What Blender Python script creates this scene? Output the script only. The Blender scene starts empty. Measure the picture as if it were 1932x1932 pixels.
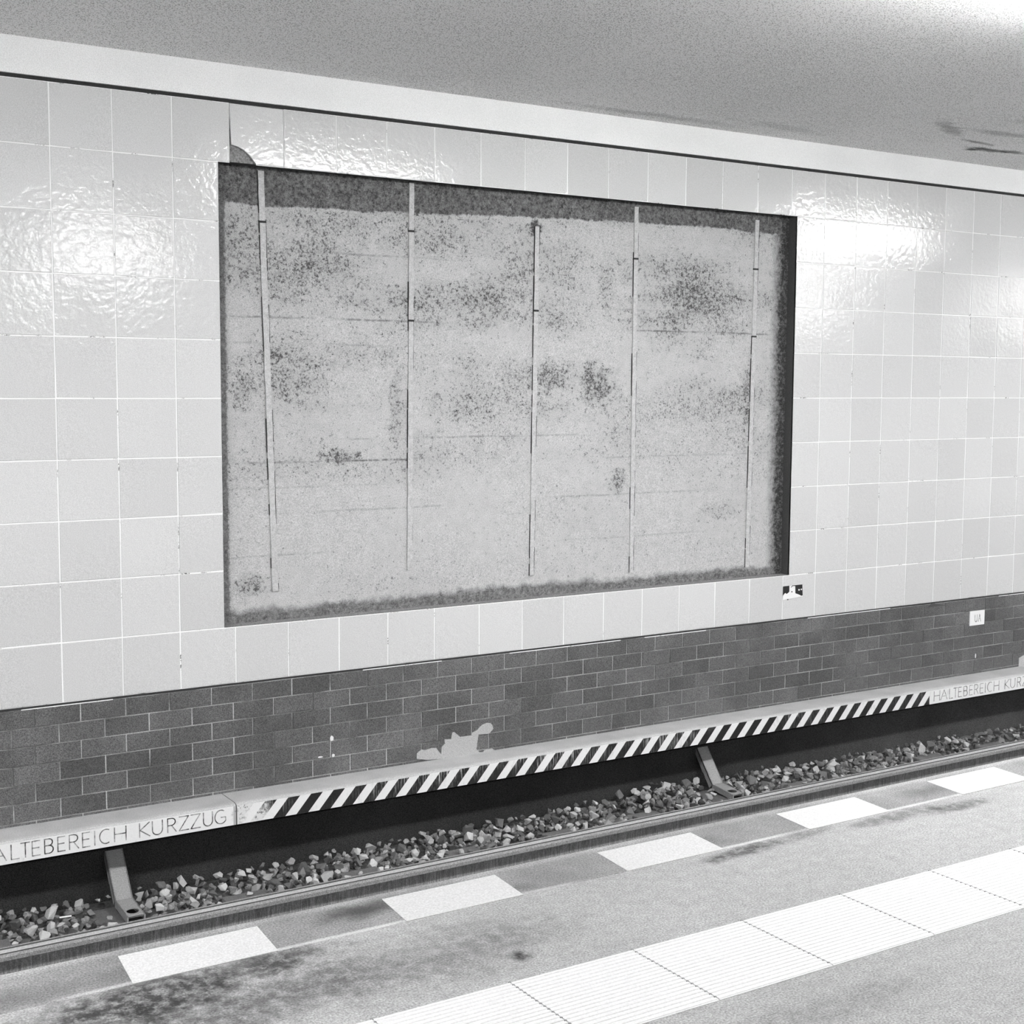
import bpy, bmesh, math, random
from mathutils import Vector, Matrix, noise

random.seed(7)
SC = bpy.context.scene
COL = SC.collection
CAM = Vector((-1.746, -6.878, 1.380))
ZT = 2.800          # top of the tiled field
T = 0.300           # tile pitch
ROWS = 10
ZB = ZT - ROWS * T  # foot of the tiled field

# ------------------------------------------------------------------ scene set-up
SC.view_settings.view_transform = 'Standard'
SC.view_settings.look = 'None'
SC.view_settings.gamma = 1
SC.view_settings.use_curve_mapping = False
SC.cycles.adaptive_threshold = 0.05
SC.cycles.use_light_tree = False
SC.cycles.max_bounces = 4
SC.cycles.diffuse_bounces = 3
SC.cycles.glossy_bounces = 2
SC.cycles.transmission_bounces = 0
SC.cycles.caustics_reflective = False
SC.cycles.caustics_refractive = False
SC.view_settings.exposure = 1.37
w = bpy.data.worlds.new('tunnel_air')
SC.world = w
w.use_nodes = True
w.node_tree.nodes['Background'].inputs[0].default_value = (0.02, 0.02, 0.02, 1)
w.node_tree.nodes['Background'].inputs[1].default_value = 1.0

cd = bpy.data.cameras.new('camera')
cam = bpy.data.objects.new('camera', cd)
COL.objects.link(cam)
SC.camera = cam
cd.sensor_width = 36
cd.lens = 36 * 2617.67 / 1932
cd.clip_start = 0.05
yaw, pitch, roll = math.radians(32.4159), math.radians(-5.2554), math.radians(0.3187)
f = Vector((math.sin(yaw) * math.cos(pitch), math.cos(yaw) * math.cos(pitch), math.sin(pitch)))
r = Vector((math.cos(yaw), -math.sin(yaw), 0))
u = r.cross(f)
r2 = r * math.cos(roll) + u * math.sin(roll)
u2 = -r * math.sin(roll) + u * math.cos(roll)
cam.matrix_world = Matrix(((r2.x, u2.x, -f.x, CAM.x), (r2.y, u2.y, -f.y, CAM.y), (r2.z, u2.z, -f.z, CAM.z), (0, 0, 0, 1)))


# ------------------------------------------------------------------ node helpers
class NT:
    def __init__(self, name):
        self.m = bpy.data.materials.new(name)
        self.m.use_nodes = True
        self.t = self.m.node_tree
        self.b = self.t.nodes['Principled BSDF']
        self.co = self.t.nodes.new('ShaderNodeTexCoord').outputs['Object']

    def put(self, sock, v):
        if hasattr(v, 'node'):
            self.t.links.new(v, sock)
        elif isinstance(v, (int, float)) and sock.type == 'RGBA':
            sock.default_value = (v, v, v, 1)
        else:
            sock.default_value = v

    def math(self, op, a, b=0.0, c=None, clamp=False):
        n = self.t.nodes.new('ShaderNodeMath')
        n.operation = op
        n.use_clamp = clamp
        self.put(n.inputs[0], a)
        self.put(n.inputs[1], b)
        if c is not None:
            self.put(n.inputs[2], c)
        return n.outputs[0]

    def add(self, a, b): return self.math('ADD', a, b)
    def mul(self, a, b): return self.math('MULTIPLY', a, b)
    def sub(self, a, b): return self.math('SUBTRACT', a, b)
    def mx(self, a, b): return self.math('MAXIMUM', a, b)

    def map(self, v, a, b, c=0.0, d=1.0, smooth=False):
        n = self.t.nodes.new('ShaderNodeMapRange')
        n.interpolation_type = 'SMOOTHSTEP' if smooth else 'LINEAR'
        self.put(n.inputs[0], v)
        for i, x in enumerate((a, b, c, d)):
            self.put(n.inputs[i + 1], x)
        return n.outputs[0]

    def xform(self, loc=(0, 0, 0), rot=(0, 0, 0), sc=(1, 1, 1), typ='POINT', co=None):
        n = self.t.nodes.new('ShaderNodeMapping')
        n.vector_type = typ
        self.put(n.inputs[0], co or self.co)
        n.inputs['Scale'].default_value = sc
        n.inputs['Rotation'].default_value = rot
        if typ != 'NORMAL' and typ != 'VECTOR':
            n.inputs['Location'].default_value = loc
        return n.outputs[0]

    def noise(self, scale, detail=2.0, rough=0.5, co=None, dist=0.0, stretch=None):
        n = self.t.nodes.new('ShaderNodeTexNoise')
        c = co or self.co
        if stretch:
            c = self.xform(sc=stretch, co=c)
        self.put(n.inputs['Vector'], c)
        n.inputs['Scale'].default_value = scale
        n.inputs['Detail'].default_value = detail
        n.inputs['Roughness'].default_value = rough
        n.inputs['Distortion'].default_value = dist
        return n.outputs['Fac']

    def xyz(self):
        n = self.t.nodes.new('ShaderNodeSeparateXYZ')
        self.put(n.inputs[0], self.co)
        return n.outputs

    def mix(self, fac, a, b):
        n = self.t.nodes.new('ShaderNodeMix')
        n.data_type = 'RGBA'
        self.put(n.inputs[0], fac)
        self.put(n.inputs[6], a)
        self.put(n.inputs[7], b)
        return n.outputs[2]

    def mixf(self, fac, a, b):      # scalar lerp
        return self.add(a, self.mul(fac, self.sub(b, a)))

    def island(self):
        return self.t.nodes.new('ShaderNodeNewGeometry').outputs['Random Per Island']

    def orand(self):
        return self.t.nodes.new('ShaderNodeObjectInfo').outputs['Random']

    def blob(self, c, rad, ang=0.0, plane='XY', soft=1.0, edge=None):
        """soft elliptical mask at c with radii rad in the given plane; edge = noise socket that frays it"""
        loc = (c[0], c[1], 0) if plane == 'XY' else (c[0], 0, c[1])
        s = (rad[0], rad[1], 1e3) if plane == 'XY' else (rad[0], 1e3, rad[1])
        rt = (0, 0, ang) if plane == 'XY' else (0, ang, 0)
        v = self.xform(loc, rt, s, 'TEXTURE')
        n = self.t.nodes.new('ShaderNodeVectorMath')
        n.operation = 'LENGTH'
        self.put(n.inputs[0], v)
        d = n.outputs['Value']
        if edge is not None:
            d = self.add(d, self.mul(self.sub(edge, 0.5), 1.6))
        return self.map(d, 1.0, 1.0 - soft, 0.0, 1.0, True)

    def bump(self, h, strength=0.3, dist=0.005):
        n = self.t.nodes.new('ShaderNodeBump')
        n.inputs['Strength'].default_value = strength
        n.inputs['Distance'].default_value = dist
        self.put(n.inputs['Height'], h)
        self.t.links.new(n.outputs[0], self.b.inputs['Normal'])

    def out(self, col, rough=0.8, spec=0.5, metal=0.0):
        if hasattr(col, 'node') and col.type != 'RGBA':
            n = self.t.nodes.new('ShaderNodeCombineColor')
            for i in range(3):
                self.put(n.inputs[i], col)
            col = n.outputs[0]
        self.put(self.b.inputs['Base Color'], col)
        self.put(self.b.inputs['Roughness'], rough)
        self.put(self.b.inputs['Specular IOR Level'], spec)
        self.put(self.b.inputs['Metallic'], metal)
        return self.m


def grain(n, base, amount, scale=230, coarse=None):
    """speckled value: base albedo with fine grit of the given relative amount"""
    g = n.noise(scale, 2.0, 0.65)
    v = n.mul(base, n.map(g, 0.28, 0.72, 1.0 - amount, 1.0 + amount))
    return v


def M_simple(name, val, rough=0.8, amount=0.0, scale=230, spec=0.5, bump=0.0, metal=0.0):
    n = NT(name)
    v = grain(n, val, amount, scale) if amount else n.add(val, 0.0)
    if bump:
        n.bump(n.noise(scale * 0.5, 3.0, 0.6), bump, 0.004)
    return n.out(v, rough, spec, metal)


# --- glazed wall tile
n = NT('glazed_tile')
isl = n.island()
base = n.map(isl, 0.0, 1.0, 0.60, 0.66)
base = grain(n, base, 0.2, 260)
h = n.add(n.noise(30, 1.0, 0.45, dist=0.4), n.mul(n.noise(95, 1.0, 0.4), 0.22))
n.bump(h, 0.32, 0.0045)
MAT_TILE = n.out(base, 0.13, 0.5)

n = NT('tile_grout')
g = n.noise(9, 2.0, 0.5)
g2 = n.noise(70, 2.0, 0.6)
dark = n.mul(n.map(g, 0.60, 0.68), n.map(g2, 0.45, 0.55))
MAT_GROUT = n.out(n.mixf(dark, 0.92, 0.12), 0.8)

# --- clinker
n = NT('clinker_tile')
base = n.map(n.island(), 0, 1, 0.075, 0.115)
dust = n.map(n.noise(2.2, 3.0, 0.6), 0.45, 0.75)
base = n.add(base, n.mul(dust, 0.05))
sp = n.noise(240, 2.0, 0.7)
base = n.mul(base, n.map(sp, 0.3, 0.7, 0.25, 1.9))
n.bump(n.noise(120, 3, 0.6), 0.25, 0.003)
MAT_CLINKER = n.out(base, 0.5, 0.3)
n = NT('clinker_grout')
g = n.noise(3.2, 3.0, 0.6)
MAT_CGROUT = n.out(grain(n, n.map(g, 0.44, 0.62, 0.50, 0.16), 0.35, 200), 0.9, 0.2)

# --- bare board-marked concrete behind the missing poster board
n = NT('bare_concrete')
x, y, z = n.xyz()
fine = n.noise(210, 2.0, 0.7)
mid = n.noise(34, 4.0, 0.72)
big = n.noise(1.9, 3.0, 0.6, stretch=(0.55, 1, 1.5))
base = n.mul(0.50, n.map(fine, 0.28, 0.72, 0.62, 1.34))
spk = n.noise(80, 4.0, 0.8)
patch = n.mul(n.map(big, 0.42, 0.68, 0.12, 1.0), n.map(z, 0.75, 1.4, 0.25, 1.0))
# mouldy patches
fray = n.noise(11, 4.0, 0.7)
for (cx, cz, rx, rz, s) in ((2.9, 1.42, .26, .10, .9), (3.28, 1.38, .2, .14, 1.0), (1.25, 1.38, .3, .16, .75), (1.0, 2.1, .2, .2, .7),
                            (1.55, 0.98, .12, .05, 1.0), (4.1, 1.22, .36, .12, .6), (2.1, 2.2, .5, .14, .65), (3.0, 2.05, .3, .2, .55),
                            (3.9, 2.1, .55, .13, .7), (2.35, 1.25, .3, .12, .65), (1.9, 1.9, .3, .06, .6), (1.0, 1.35, .1, .12, .9), (4.3, 0.55, .3, .08, .5),
                            (2.83, 2.30, .06, .05, 1.6), (3.45, 0.78, .08, .10, .8), (1.02, 0.30, .1, .06, 1.0), (1.7, 1.55, .35, .1, .5), (3.9, 1.9, .06, .06, 1.0),
                            (1.9, 1.25, .06, .3, .7), (3.35, 2.0, .1, .25, .6), (1.55, 2.25, .45, .06, .5), (4.5, 1.3, .06, .25, .9)):
    bl = n.blob((cx, cz), (rx * 1.5, rz * 1.5), 0, 'XZ', 0.9, fray)
    patch = n.mx(patch, n.mul(bl, s))
base = n.mul(base, n.map(n.noise(15, 3.0, .65), .3, .7, .93, 1.05))
base = n.mul(base, n.sub(1.0, n.mul(patch, .22)))
pit = n.map(n.add(n.add(spk, n.mul(patch, 0.185)), n.mul(n.sub(mid, .5), .45)), 0.615, 0.76)
# board joints
wob = n.mul(n.sub(n.noise(2.5, 3.0, 0.6), 0.5), 0.05)
lines = None
lbreak = n.noise(2.4, 4.0, 0.7, stretch=(1, 1, 6))
for (cz, x0, x1, s) in ((2.085, .85, 2.4, .5), (1.957, 1.1, 1.5, .6), (1.727, .85, 2.3, .8), (1.591, .85, 1.9, .4), (0.955, .85, 2.45, 1.0),
                        (0.82, .85, 2.0, .3), (0.68, 1.1, 2.3, .5), (0.455, .85, 1.9, .5), (1.847, 3.4, 4.3, .6), (1.721, 3.4, 4.85, 1.0),
                        (1.075, 1.5, 3.2, .6), (0.70, 2.9, 4.3, .4), (0.93, 3.3, 4.85, .4), (0.43, 3.0, 4.4, .3), (1.42, 2.4, 3.2, .5), (2.0, 3.4, 4.6, .4)):
    d = n.math('ABSOLUTE', n.add(n.sub(z, cz), n.mul(wob, 0.35)))
    m = n.map(d, 0.0025, 0.008, 1.0, 0.0)
    gate = n.mul(n.map(x, x0, x0 + .15), n.map(x, x1 - .25, x1, 1.0, 0.0))
    m = n.mul(n.mul(m, s), n.mul(gate, n.map(lbreak, 0.36, 0.55)))
    lines = m if lines is None else n.mx(lines, m)
lines = n.mul(lines, n.map(mid, 0.34, 0.52))
# rough upper band left by the frame, soiled rim at the sides and foot
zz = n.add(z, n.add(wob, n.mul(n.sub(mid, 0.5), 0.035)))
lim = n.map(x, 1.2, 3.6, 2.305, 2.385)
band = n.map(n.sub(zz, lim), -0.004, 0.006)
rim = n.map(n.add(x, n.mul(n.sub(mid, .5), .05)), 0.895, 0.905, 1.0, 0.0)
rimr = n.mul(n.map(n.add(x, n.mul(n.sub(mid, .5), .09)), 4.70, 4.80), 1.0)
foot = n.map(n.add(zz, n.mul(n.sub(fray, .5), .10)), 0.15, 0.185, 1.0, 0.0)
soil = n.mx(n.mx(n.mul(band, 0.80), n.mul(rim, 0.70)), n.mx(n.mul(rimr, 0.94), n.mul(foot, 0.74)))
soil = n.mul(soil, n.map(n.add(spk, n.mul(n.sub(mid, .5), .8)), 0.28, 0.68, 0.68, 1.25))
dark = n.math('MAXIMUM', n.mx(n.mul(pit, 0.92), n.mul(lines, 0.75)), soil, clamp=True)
n.bump(n.noise(34, 2.0, 0.6), 0.5, 0.006)
MAT_CONC = n.out(n.mixf(dark, base, n.mul(0.034, n.map(fine, .3, .7, .3, 2.2))), 0.9, 0.25)

n = NT('batten_mortar')
mid = n.noise(40, 3.0, 0.7)
MAT_BATTEN = n.out(grain(n, n.map(mid, 0.35, 0.6, 0.42, 0.54), 0.25), 0.85, 0.3)
MAT_SOFFIT = M_simple('shaded_edge_and_chip', 0.07, 0.9, 0.5)  # opening edges darkened to carry the contact shade; also the chipped notch
MAT_DARKGAP = M_simple('dark_gap', 0.03, 0.9, 0.5)  # dark joints, and shade painted into gaps and hollows
MAT_MORTAR = M_simple('mortar_bed', 0.24, 0.95, 0.5, 120, bump=0.6)

# --- ceiling plaster
n = NT('ceiling_plaster')
v = grain(n, 0.92, 0.75, 170)
big = n.noise(0.7, 3.0, 0.5)
v = n.mul(v, n.map(big, 0.3, 0.7, 0.92, 1.06))
fr = n.noise(5, 4.0, 0.75, stretch=(1, 2.2, 1))
for (c, rd, a, s) in (((6.15, -.47), (.26, .045), .02, 1.0), ((6.05, -.41), (.07, .04), 0, 1.0), ((5.85, -.62), (.18, .03), .1, .75), ((5.3, -.86), (.34, .06), .55, .5),
                      ((5.75, -.92), (.45, .06), -.05, .38), ((6.4, -.5), (.2, .04), .05, .8), ((5.7, -1.25), (.4, .05), -.05, .22), ((3.5, -.16), (.7, .06), 0, .35), ((4.4, -.3), (.5, .08), .1, .2)):
    v = n.mul(v, n.sub(1.0, n.mul(n.blob(c, (rd[0] * 1.3, rd[1] * 1.5), a, 'XY', 0.9, fr), n.mul(s, 0.85))))
n.bump(n.noise(90, 3, 0.6), 0.3, 0.004)
MAT_CEIL = n.out(v, 0.9, 0.2)
n = NT('fascia_paint')
MAT_FASCIA = n.out(grain(n, n.map(n.noise(3, 2), .3, .7, .88, .93), 0.18, 240), 0.7, 0.3)

# --- platform asphalt
n = NT('platform_asphalt')
v = grain(n, 0.285, 0.5, 190)
v = n.mul(v, n.map(n.noise(26, 3, .7), .3, .7, .86, 1.12))
v = n.mul(v, n.map(n.noise(1.4, 3, .6), .3, .7, .90, 1.08))
fr = n.noise(4.5, 5.0, 0.78)
fr2 = n.noise(30, 3.0, 0.7)
for (c, rd, a, s) in (((-.80, -3.90), (.36, .11), .05, .85), ((-.52, -3.86), (.16, .06), .1, .7), ((-.55, -4.06), (.26, .12), .1, .55), ((-.2, -4.0), (.4, .12), .1, .3), ((.02, -4.15), (.03, .03), 0, .9),
                      ((.98, -3.855), (.16, .035), .12, .8), ((1.25, -3.84), (.16, .03), .1, .45), ((1.62, -3.86), (.24, .04), .05, .55), ((1.92, -3.89), (.15, .035), .0, .6), ((-.1, -4.1), (.35, .1), .2, .3),
                      ((-.95, -4.1), (.3, .15), 0, .6), ((.3, -4.75), (.5, .06), 0, .25)):
    bl = n.blob(c, (rd[0] * 1.4, rd[1] * 1.5), a, 'XY', 0.8, fr)
    v = n.mul(v, n.sub(1.0, n.mul(n.mul(bl, s), n.map(fr2, .34, .56, .35, 1.05))))
n.bump(n.noise(230, 2, .6), 0.25, 0.002)
MAT_ASPH = n.out(v, 0.75, 0.3)

n = NT('edge_stone')
x, y, z = n.xyz()
v = grain(n, 0.19, 0.55, 190)
v = n.mul(v, n.map(n.noise(3.5, 4, .7), .3, .7, .72, 1.22))
wb = n.mul(n.sub(n.noise(8, 3, .6), .5), .03)
v = n.mul(v, n.map(n.add(y, wb), -3.640, -3.618, 1.0, 1.35))
v = n.add(v, n.mul(n.map(n.math('ABSOLUTE', n.add(n.add(y, 3.806), n.mul(wb, .3))), .004, .013, 1, 0), n.map(n.noise(2.2, 3, .6), .38, .6, .02, .22)))
for (c, rd, s) in (((-.17, -3.68), (.13, .05), .7), ((-.9, -3.75), (.3, .06), .35), ((.9, -3.72), (.15, .05), .3), ((1.5, -3.7), (.14, .05), .35), ((1.98, -3.72), (.16, .05), .4), ((.25, -3.76), (.07, .03), .4)):
    v = n.mul(v, n.sub(1.0, n.mul(n.blob(c, (rd[0] * 1.4, rd[1] * 1.4), 0, 'XY', .9, n.noise(9, 4, .7)), s)))
n.bump(n.noise(230, 2, .6), 0.25, 0.002)
MAT_EDGE = n.out(v, 0.75, 0.3)
MAT_SLABW = M_simple('white_slab', 0.47, 0.6, 0.2, 190)
n = NT('tactile_stone')
v = grain(n, 0.58, 0.10, 200)
sc_ = n.noise(14, 5, .7, stretch=(.22, 3, 1))
v = n.mul(v, n.map(n.mul(n.map(sc_, .60, .70), n.map(n.noise(60, 2, .6), .45, .6)), 0, 1, 1.0, .72))
MAT_TACT = n.out(v, 0.6, 0.3)
MAT_JOINT = M_simple('joint_grime', 0.20, 0.9, 0.5)

# --- track
n = NT('ballast_stone')
t = n.orand()
v = n.add(n.map(t, 0, 1, 0.10, 0.34), n.mul(n.map(t, .40, .55), .26))
MAT_STONE = n.out(n.mul(grain(n, v, 0.25, 140), n.map(n.noise(18, 3, .7), .3, .7, .55, 1.2)), 0.85, 0.25)
n = NT('ballast_mass')
v = n.map(n.island(), 0, 1, 0.05, 0.40)
MAT_MASS = n.out(n.mul(grain(n, v, 0.3, 140), n.map(n.noise(18, 3, .7), .3, .7, .5, 1.2)), 0.9, 0.2)
MAT_BED = M_simple('dark_gravel_bed', 0.06, 0.95, 0.6, 90, bump=.8)  # dark gravel; its tone also paints the shaded gaps between stones
n = NT('sooty_pit_wall')
x, y, z = n.xyz()
MAT_PIT = n.out(grain(n, n.mul(n.map(n.noise(2, 3, .6), .3, .7, .028, .045), n.map(x, 4.2, 6.2, 1.0, 1.9)), 0.8, 200), 0.9, 0.1)  # albedo raised towards the right to brighten the lit strip above the ballast
MAT_SLEEPER = M_simple('oiled_sleeper', 0.13, 0.8, 0.4, 170)
MAT_BRACKET = M_simple('dusty_bracket_steel', 0.27, 0.7, 0.3, 200, spec=.4)
n = NT('rail_polish')
v = grain(n, 0.62, 0.25, 120)
MAT_RAILTOP = n.out(v, 0.30, 0.5, 0.35)
n = NT('rail_rust')
MAT_RAILSIDE = n.out(grain(n, 0.24, 0.5, 170), 0.7, 0.3)
n = NT('rail_web_rust')
st = n.noise(120, 3, .7, stretch=(1, 1, .08))
MAT_WEB = n.out(n.mul(n.map(st, .30, .70, .09, .30), n.map(n.noise(200, 2, .6), .3, .7, .6, 1.4)), 0.8, 0.3)

# --- kerb along the wall
n = NT('kerb_concrete')
v = grain(n, 0.46, 0.3, 220)
MAT_KERB = n.out(n.mul(v, n.map(n.noise(5, 3, .6), .3, .7, .88, 1.1)), 0.85, 0.3)
n = NT('kerb_white_paint')
x, y, z = n.xyz()
v = grain(n, 0.82, 0.05, 200)
worn = n.mul(n.blob((.83, -.83), (.055, .085), 0, 'XZ', .7, n.noise(14, 4, .7)), n.map(n.noise(55, 4, .7), .42, .60))
worn = n.mx(worn, n.mul(n.map(x, .793, .797), n.map(x, .815, .8155, .6, 0)))
grime = n.mul(n.map(n.noise(22, 4, .75, stretch=(1, 1, .5)), .58, .75), .25)
MAT_KWHITE = n.out(n.mul(v, n.sub(1.0, n.mx(n.mul(worn, .75), grime))), 0.6, 0.4)
n = NT('hazard_black_paint')
x, y, z = n.xyz()
streak = n.noise(1.0, 3, .7, stretch=(230, 1, 9))
where = n.noise(2.3, 2, .5)
where = n.mul(n.map(where, .42, .56), n.mul(n.map(x, 1.2, 2.0, .5, 1), n.map(x, 4.4, 5.4, 1, .25)))
sx = n.mul(n.map(streak, .55, .61), where)
sx = n.mul(sx, n.map(z, -.89, -.80, .35, 1.0))
wr = n.mul(n.blob((.87, -.84), (.15, .13), 0, 'XZ', .5, n.noise(20, 4, .7)), n.map(n.noise(60, 4, .7), .34, .44))
MAT_GROOVE = M_simple('groove_dirt_shade', 0.045, 0.8, 0.5)  # groove dirt, painted dark to stand in for occlusion too
MAT_BLACK = n.out(n.mixf(n.mx(n.mul(sx, .9), wr), grain(n, 0.016, 0.6, 160), 0.72), 0.55, 0.4)
n = NT('faded_letter_paint')
MAT_LETTER = n.out(n.map(n.noise(26, 3, .65), .40, .66, .045, .42), 0.7, 0.3)
MAT_LETTERF = n.out(n.map(n.noise(26, 3, .65), .36, .62, .05, .46), 0.7, 0.3)
MAT_PAPER = M_simple('sticker_paper', 0.86, 0.5, 0.03)
MAT_INK = M_simple('sticker_ink', 0.012, 0.5, 0.2)
MAT_PLATE = M_simple('sign_enamel', 0.86, 0.4, 0.03)
MAT_SMEAR = M_simple('lime_mortar', 0.42, 0.9, 0.25, 140, bump=.5)
MAT_FLECK = M_simple('white_paint_fleck', 0.8, 0.7)
MAT_HOUSING = M_simple('lamp_housing', 0.7, 0.5)
n = NT('lamp_diffuser')
n.b.inputs['Base Color'].default_value = (.9, .9, .9, 1)
n.b.inputs['Emission Color'].default_value = (1, 1, 1, 1)
n.b.inputs['Emission Strength'].default_value = 46
MAT_DIFF = n.m
MAT_DIFF.cycles.emission_sampling = 'FRONT'


# ------------------------------------------------------------------ mesh helpers
def mesh_obj(name, bm, mats, parent=None, smooth=False):
    me = bpy.data.meshes.new(name)
    bm.normal_update()
    bm.to_mesh(me)
    bm.free()
    for m in (mats if isinstance(mats, (list, tuple)) else [mats]):
        me.materials.append(m)
    if smooth:
        for p in me.polygons:
            p.use_smooth = True
    o = bpy.data.objects.new(name, me)
    COL.objects.link(o)
    if parent is not None:
        o.parent = parent
        o.matrix_parent_inverse = Matrix.Translation(-parent.location) if parent.rotation_euler.z == 0 else parent.matrix_basis.inverted()
    return o


def empty(name, loc):
    o = bpy.data.objects.new(name, None)
    o.empty_display_size = 0.1
    o.location = loc
    COL.objects.link(o)
    return o


def tag(o, label, cat, group=None):
    o['label'] = label
    o['category'] = cat
    if group:
        o['group'] = group
    return o


def struct(o):
    o['kind'] = 'structure'
    return o


def face(bm, pts, mi=0):
    try:
        fc = bm.faces.new([bm.verts.new(p) for p in pts])
        fc.material_index = mi
        return fc
    except ValueError:
        return None


def box(bm, a, b, mi=0, bevel=0.0):
    x0, y0, z0 = a
    x1, y1, z1 = b
    v = [bm.verts.new(p) for p in ((x0, y0, z0), (x1, y0, z0), (x1, y1, z0), (x0, y1, z0), (x0, y0, z1), (x1, y0, z1), (x1, y1, z1), (x0, y1, z1))]
    fs = []
    for q in ((3, 2, 1, 0), (4, 5, 6, 7), (0, 1, 5, 4), (1, 2, 6, 5), (2, 3, 7, 6), (3, 0, 4, 7)):
        fc = bm.faces.new([v[i] for i in q])
        fc.material_index = mi
        fs.append(fc)
    if bevel:
        es = list({e for fc in fs for e in fc.edges})
        bmesh.ops.bevel(bm, geom=es, offset=bevel, segments=2, affect='EDGES', profile=.5)


def prism(bm, prof, x0, x1, mi=0):
    """closed YZ profile (counter-clockwise seen from -X... either way) extruded along X"""
    a = [bm.verts.new((x0, p[0], p[1])) for p in prof]
    b = [bm.verts.new((x1, p[0], p[1])) for p in prof]
    k = len(prof)
    fs = [bm.faces.new(a), bm.faces.new(b[::-1])]
    for i in range(k):
        fs.append(bm.faces.new((a[i], b[i], b[(i + 1) % k], a[(i + 1) % k])))
    for fc in fs:
        fc.material_index = mi
    bmesh.ops.recalc_face_normals(bm, faces=fs)


def slab_xz(bm, poly, y0, y1, mi=0):
    """polygon in XZ given a thickness from y0 (front, towards the platform) to y1"""
    a = [bm.verts.new((p[0], y0, p[1])) for p in poly]
    b = [bm.verts.new((p[0], y1, p[1])) for p in poly]
    k = len(poly)
    fs = [bm.faces.new(a), bm.faces.new(b[::-1])]
    for i in range(k):
        fs.append(bm.faces.new((a[i], a[(i + 1) % k], b[(i + 1) % k], b[i])))
    for fc in fs:
        fc.material_index = mi
    bmesh.ops.recalc_face_normals(bm, faces=fs)
    bmesh.ops.triangulate(bm, faces=fs[:2])


# ------------------------------------------------------------------ tiled wall with the opening and one chipped tile
PX0, PX1, PZ0, PZ1 = 0.838, 4.853, ZT - 9 * T + 0.002, ZT - T + 0.004
REC = 0.080         # depth of the opening
XA, XB = -13.0, 33.0
bm = bmesh.new()
gw = 0.0026         # half a grout joint
CHIP = [(0.912, 2.592), (0.945, 2.585), (0.977, 2.571), (1.008, 2.548), (1.043, 2.508)]


def tile_poly(poly, tilt):
    """one glazed tile: face with chamfered rim, edges running back into the bed"""
    cx = sum(p[0] for p in poly) / len(poly)
    cz = sum(p[1] for p in poly) / len(poly)
    ax, az = tilt

    def yy(p): return (p[0] - cx) * ax + (p[1] - cz) * az
    ch = 0.0022
    inner = []
    for p in poly:
        d = Vector((cx - p[0], cz - p[1]))
        inner.append((p[0] + (ch if d.x > 0 else -ch), p[1] + (ch if d.y > 0 else -ch)))
    vi = [bm.verts.new((p[0], yy(p) - .0005, p[1])) for p in inner]
    vo = [bm.verts.new((p[0], yy(p) + .0012, p[1])) for p in poly]
    vb = [bm.verts.new((p[0], 0.012, p[1])) for p in poly]
    bm.faces.new(vi).material_index = 0
    k = len(poly)
    for i in range(k):
        j = (i + 1) % k
        bm.faces.new((vo[i], vo[j], vi[j], vi[i])).material_index = 0
        bm.faces.new((vb[i], vb[j], vo[j], vo[i])).material_index = 0


def grout_quad(x0, x1, z0, z1, y=0.0016):
    face(bm, [(x0, y, z0), (x1, y, z0), (x1, y, z1), (x0, y, z1)], 1)


rt = random.Random(3)
for row in range(ROWS):
    z1 = ZT - row * T
    z0 = z1 - T
    for c in range(-17, 44):
        x0, x1 = c * T, c * T + T
        tilt = (rt.gauss(0, .0035), rt.gauss(0, .0035))
        cx0, cx1, cz0, cz1 = x0, x1, z0, z1
        if 1 <= row <= 8:                     # the poster opening
            if cx0 >= PX0 - .001 and cx1 <= PX1 + .001:
                continue
            if cx0 < PX0 < cx1:
                cx1 = PX0
            if cx0 < PX1 < cx1:
                cx0 = PX1
        if row == 0 and c == 3:               # chipped tile over the corner of the opening
            poly = [(1.046, z0 + gw), (x1 - gw, z0 + gw), (x1 - gw, z1 - gw), (x0 + gw, z1 - gw)] + CHIP
            tile_poly(poly, (0, 0))
            face(bm, [(p[0], 0.004, p[1]) for p in [(1.046, z0), (x1, z0), (x1, z1), (x0, z1)] + CHIP], 1)
            continue
        a0 = cx0 + (gw if cx0 == x0 else 0)
        a1 = cx1 - (gw if cx1 == x1 else 0)
        tile_poly([(a0, z0 + gw), (a1, z0 + gw), (a1, z1 - gw), (a0, z1 - gw)], tilt)
        grout_quad(cx0, cx1, cz0, cz1)
# mortar bed behind the tiles (in front of it nothing but the chip shows it), edges of the opening
B = 0.013
for (a, b) in (((XA, ZB), (PX0, ZT)), ((PX1, ZB), (XB, ZT)), ((PX0, ZB), (PX1, PZ0)), ((PX0, PZ1), (PX1, ZT))):
    face(bm, [(a[0], B, a[1]), (b[0], B, a[1]), (b[0], B, b[1]), (a[0], B, b[1])], 2)
for (x0, x1) in ((XA, -17 * T), (44 * T, XB)):
    face(bm, [(x0, 0, ZB), (x1, 0, ZB), (x1, 0, ZT), (x0, 0, ZT)], 0)
y0, y1 = 0.0012, REC
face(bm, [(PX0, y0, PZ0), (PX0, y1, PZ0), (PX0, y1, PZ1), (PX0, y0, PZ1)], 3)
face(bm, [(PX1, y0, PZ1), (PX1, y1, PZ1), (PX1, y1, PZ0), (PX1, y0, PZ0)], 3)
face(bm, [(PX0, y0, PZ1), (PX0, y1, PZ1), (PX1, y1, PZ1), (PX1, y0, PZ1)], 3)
face(bm, [(PX0, y0, PZ0), (PX1, y0, PZ0), (PX1, y1, PZ0), (PX0, y1, PZ0)], 2)
o = struct(mesh_obj('wall_back', bm, [MAT_TILE, MAT_GROUT, MAT_MORTAR, MAT_SOFFIT]))

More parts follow.
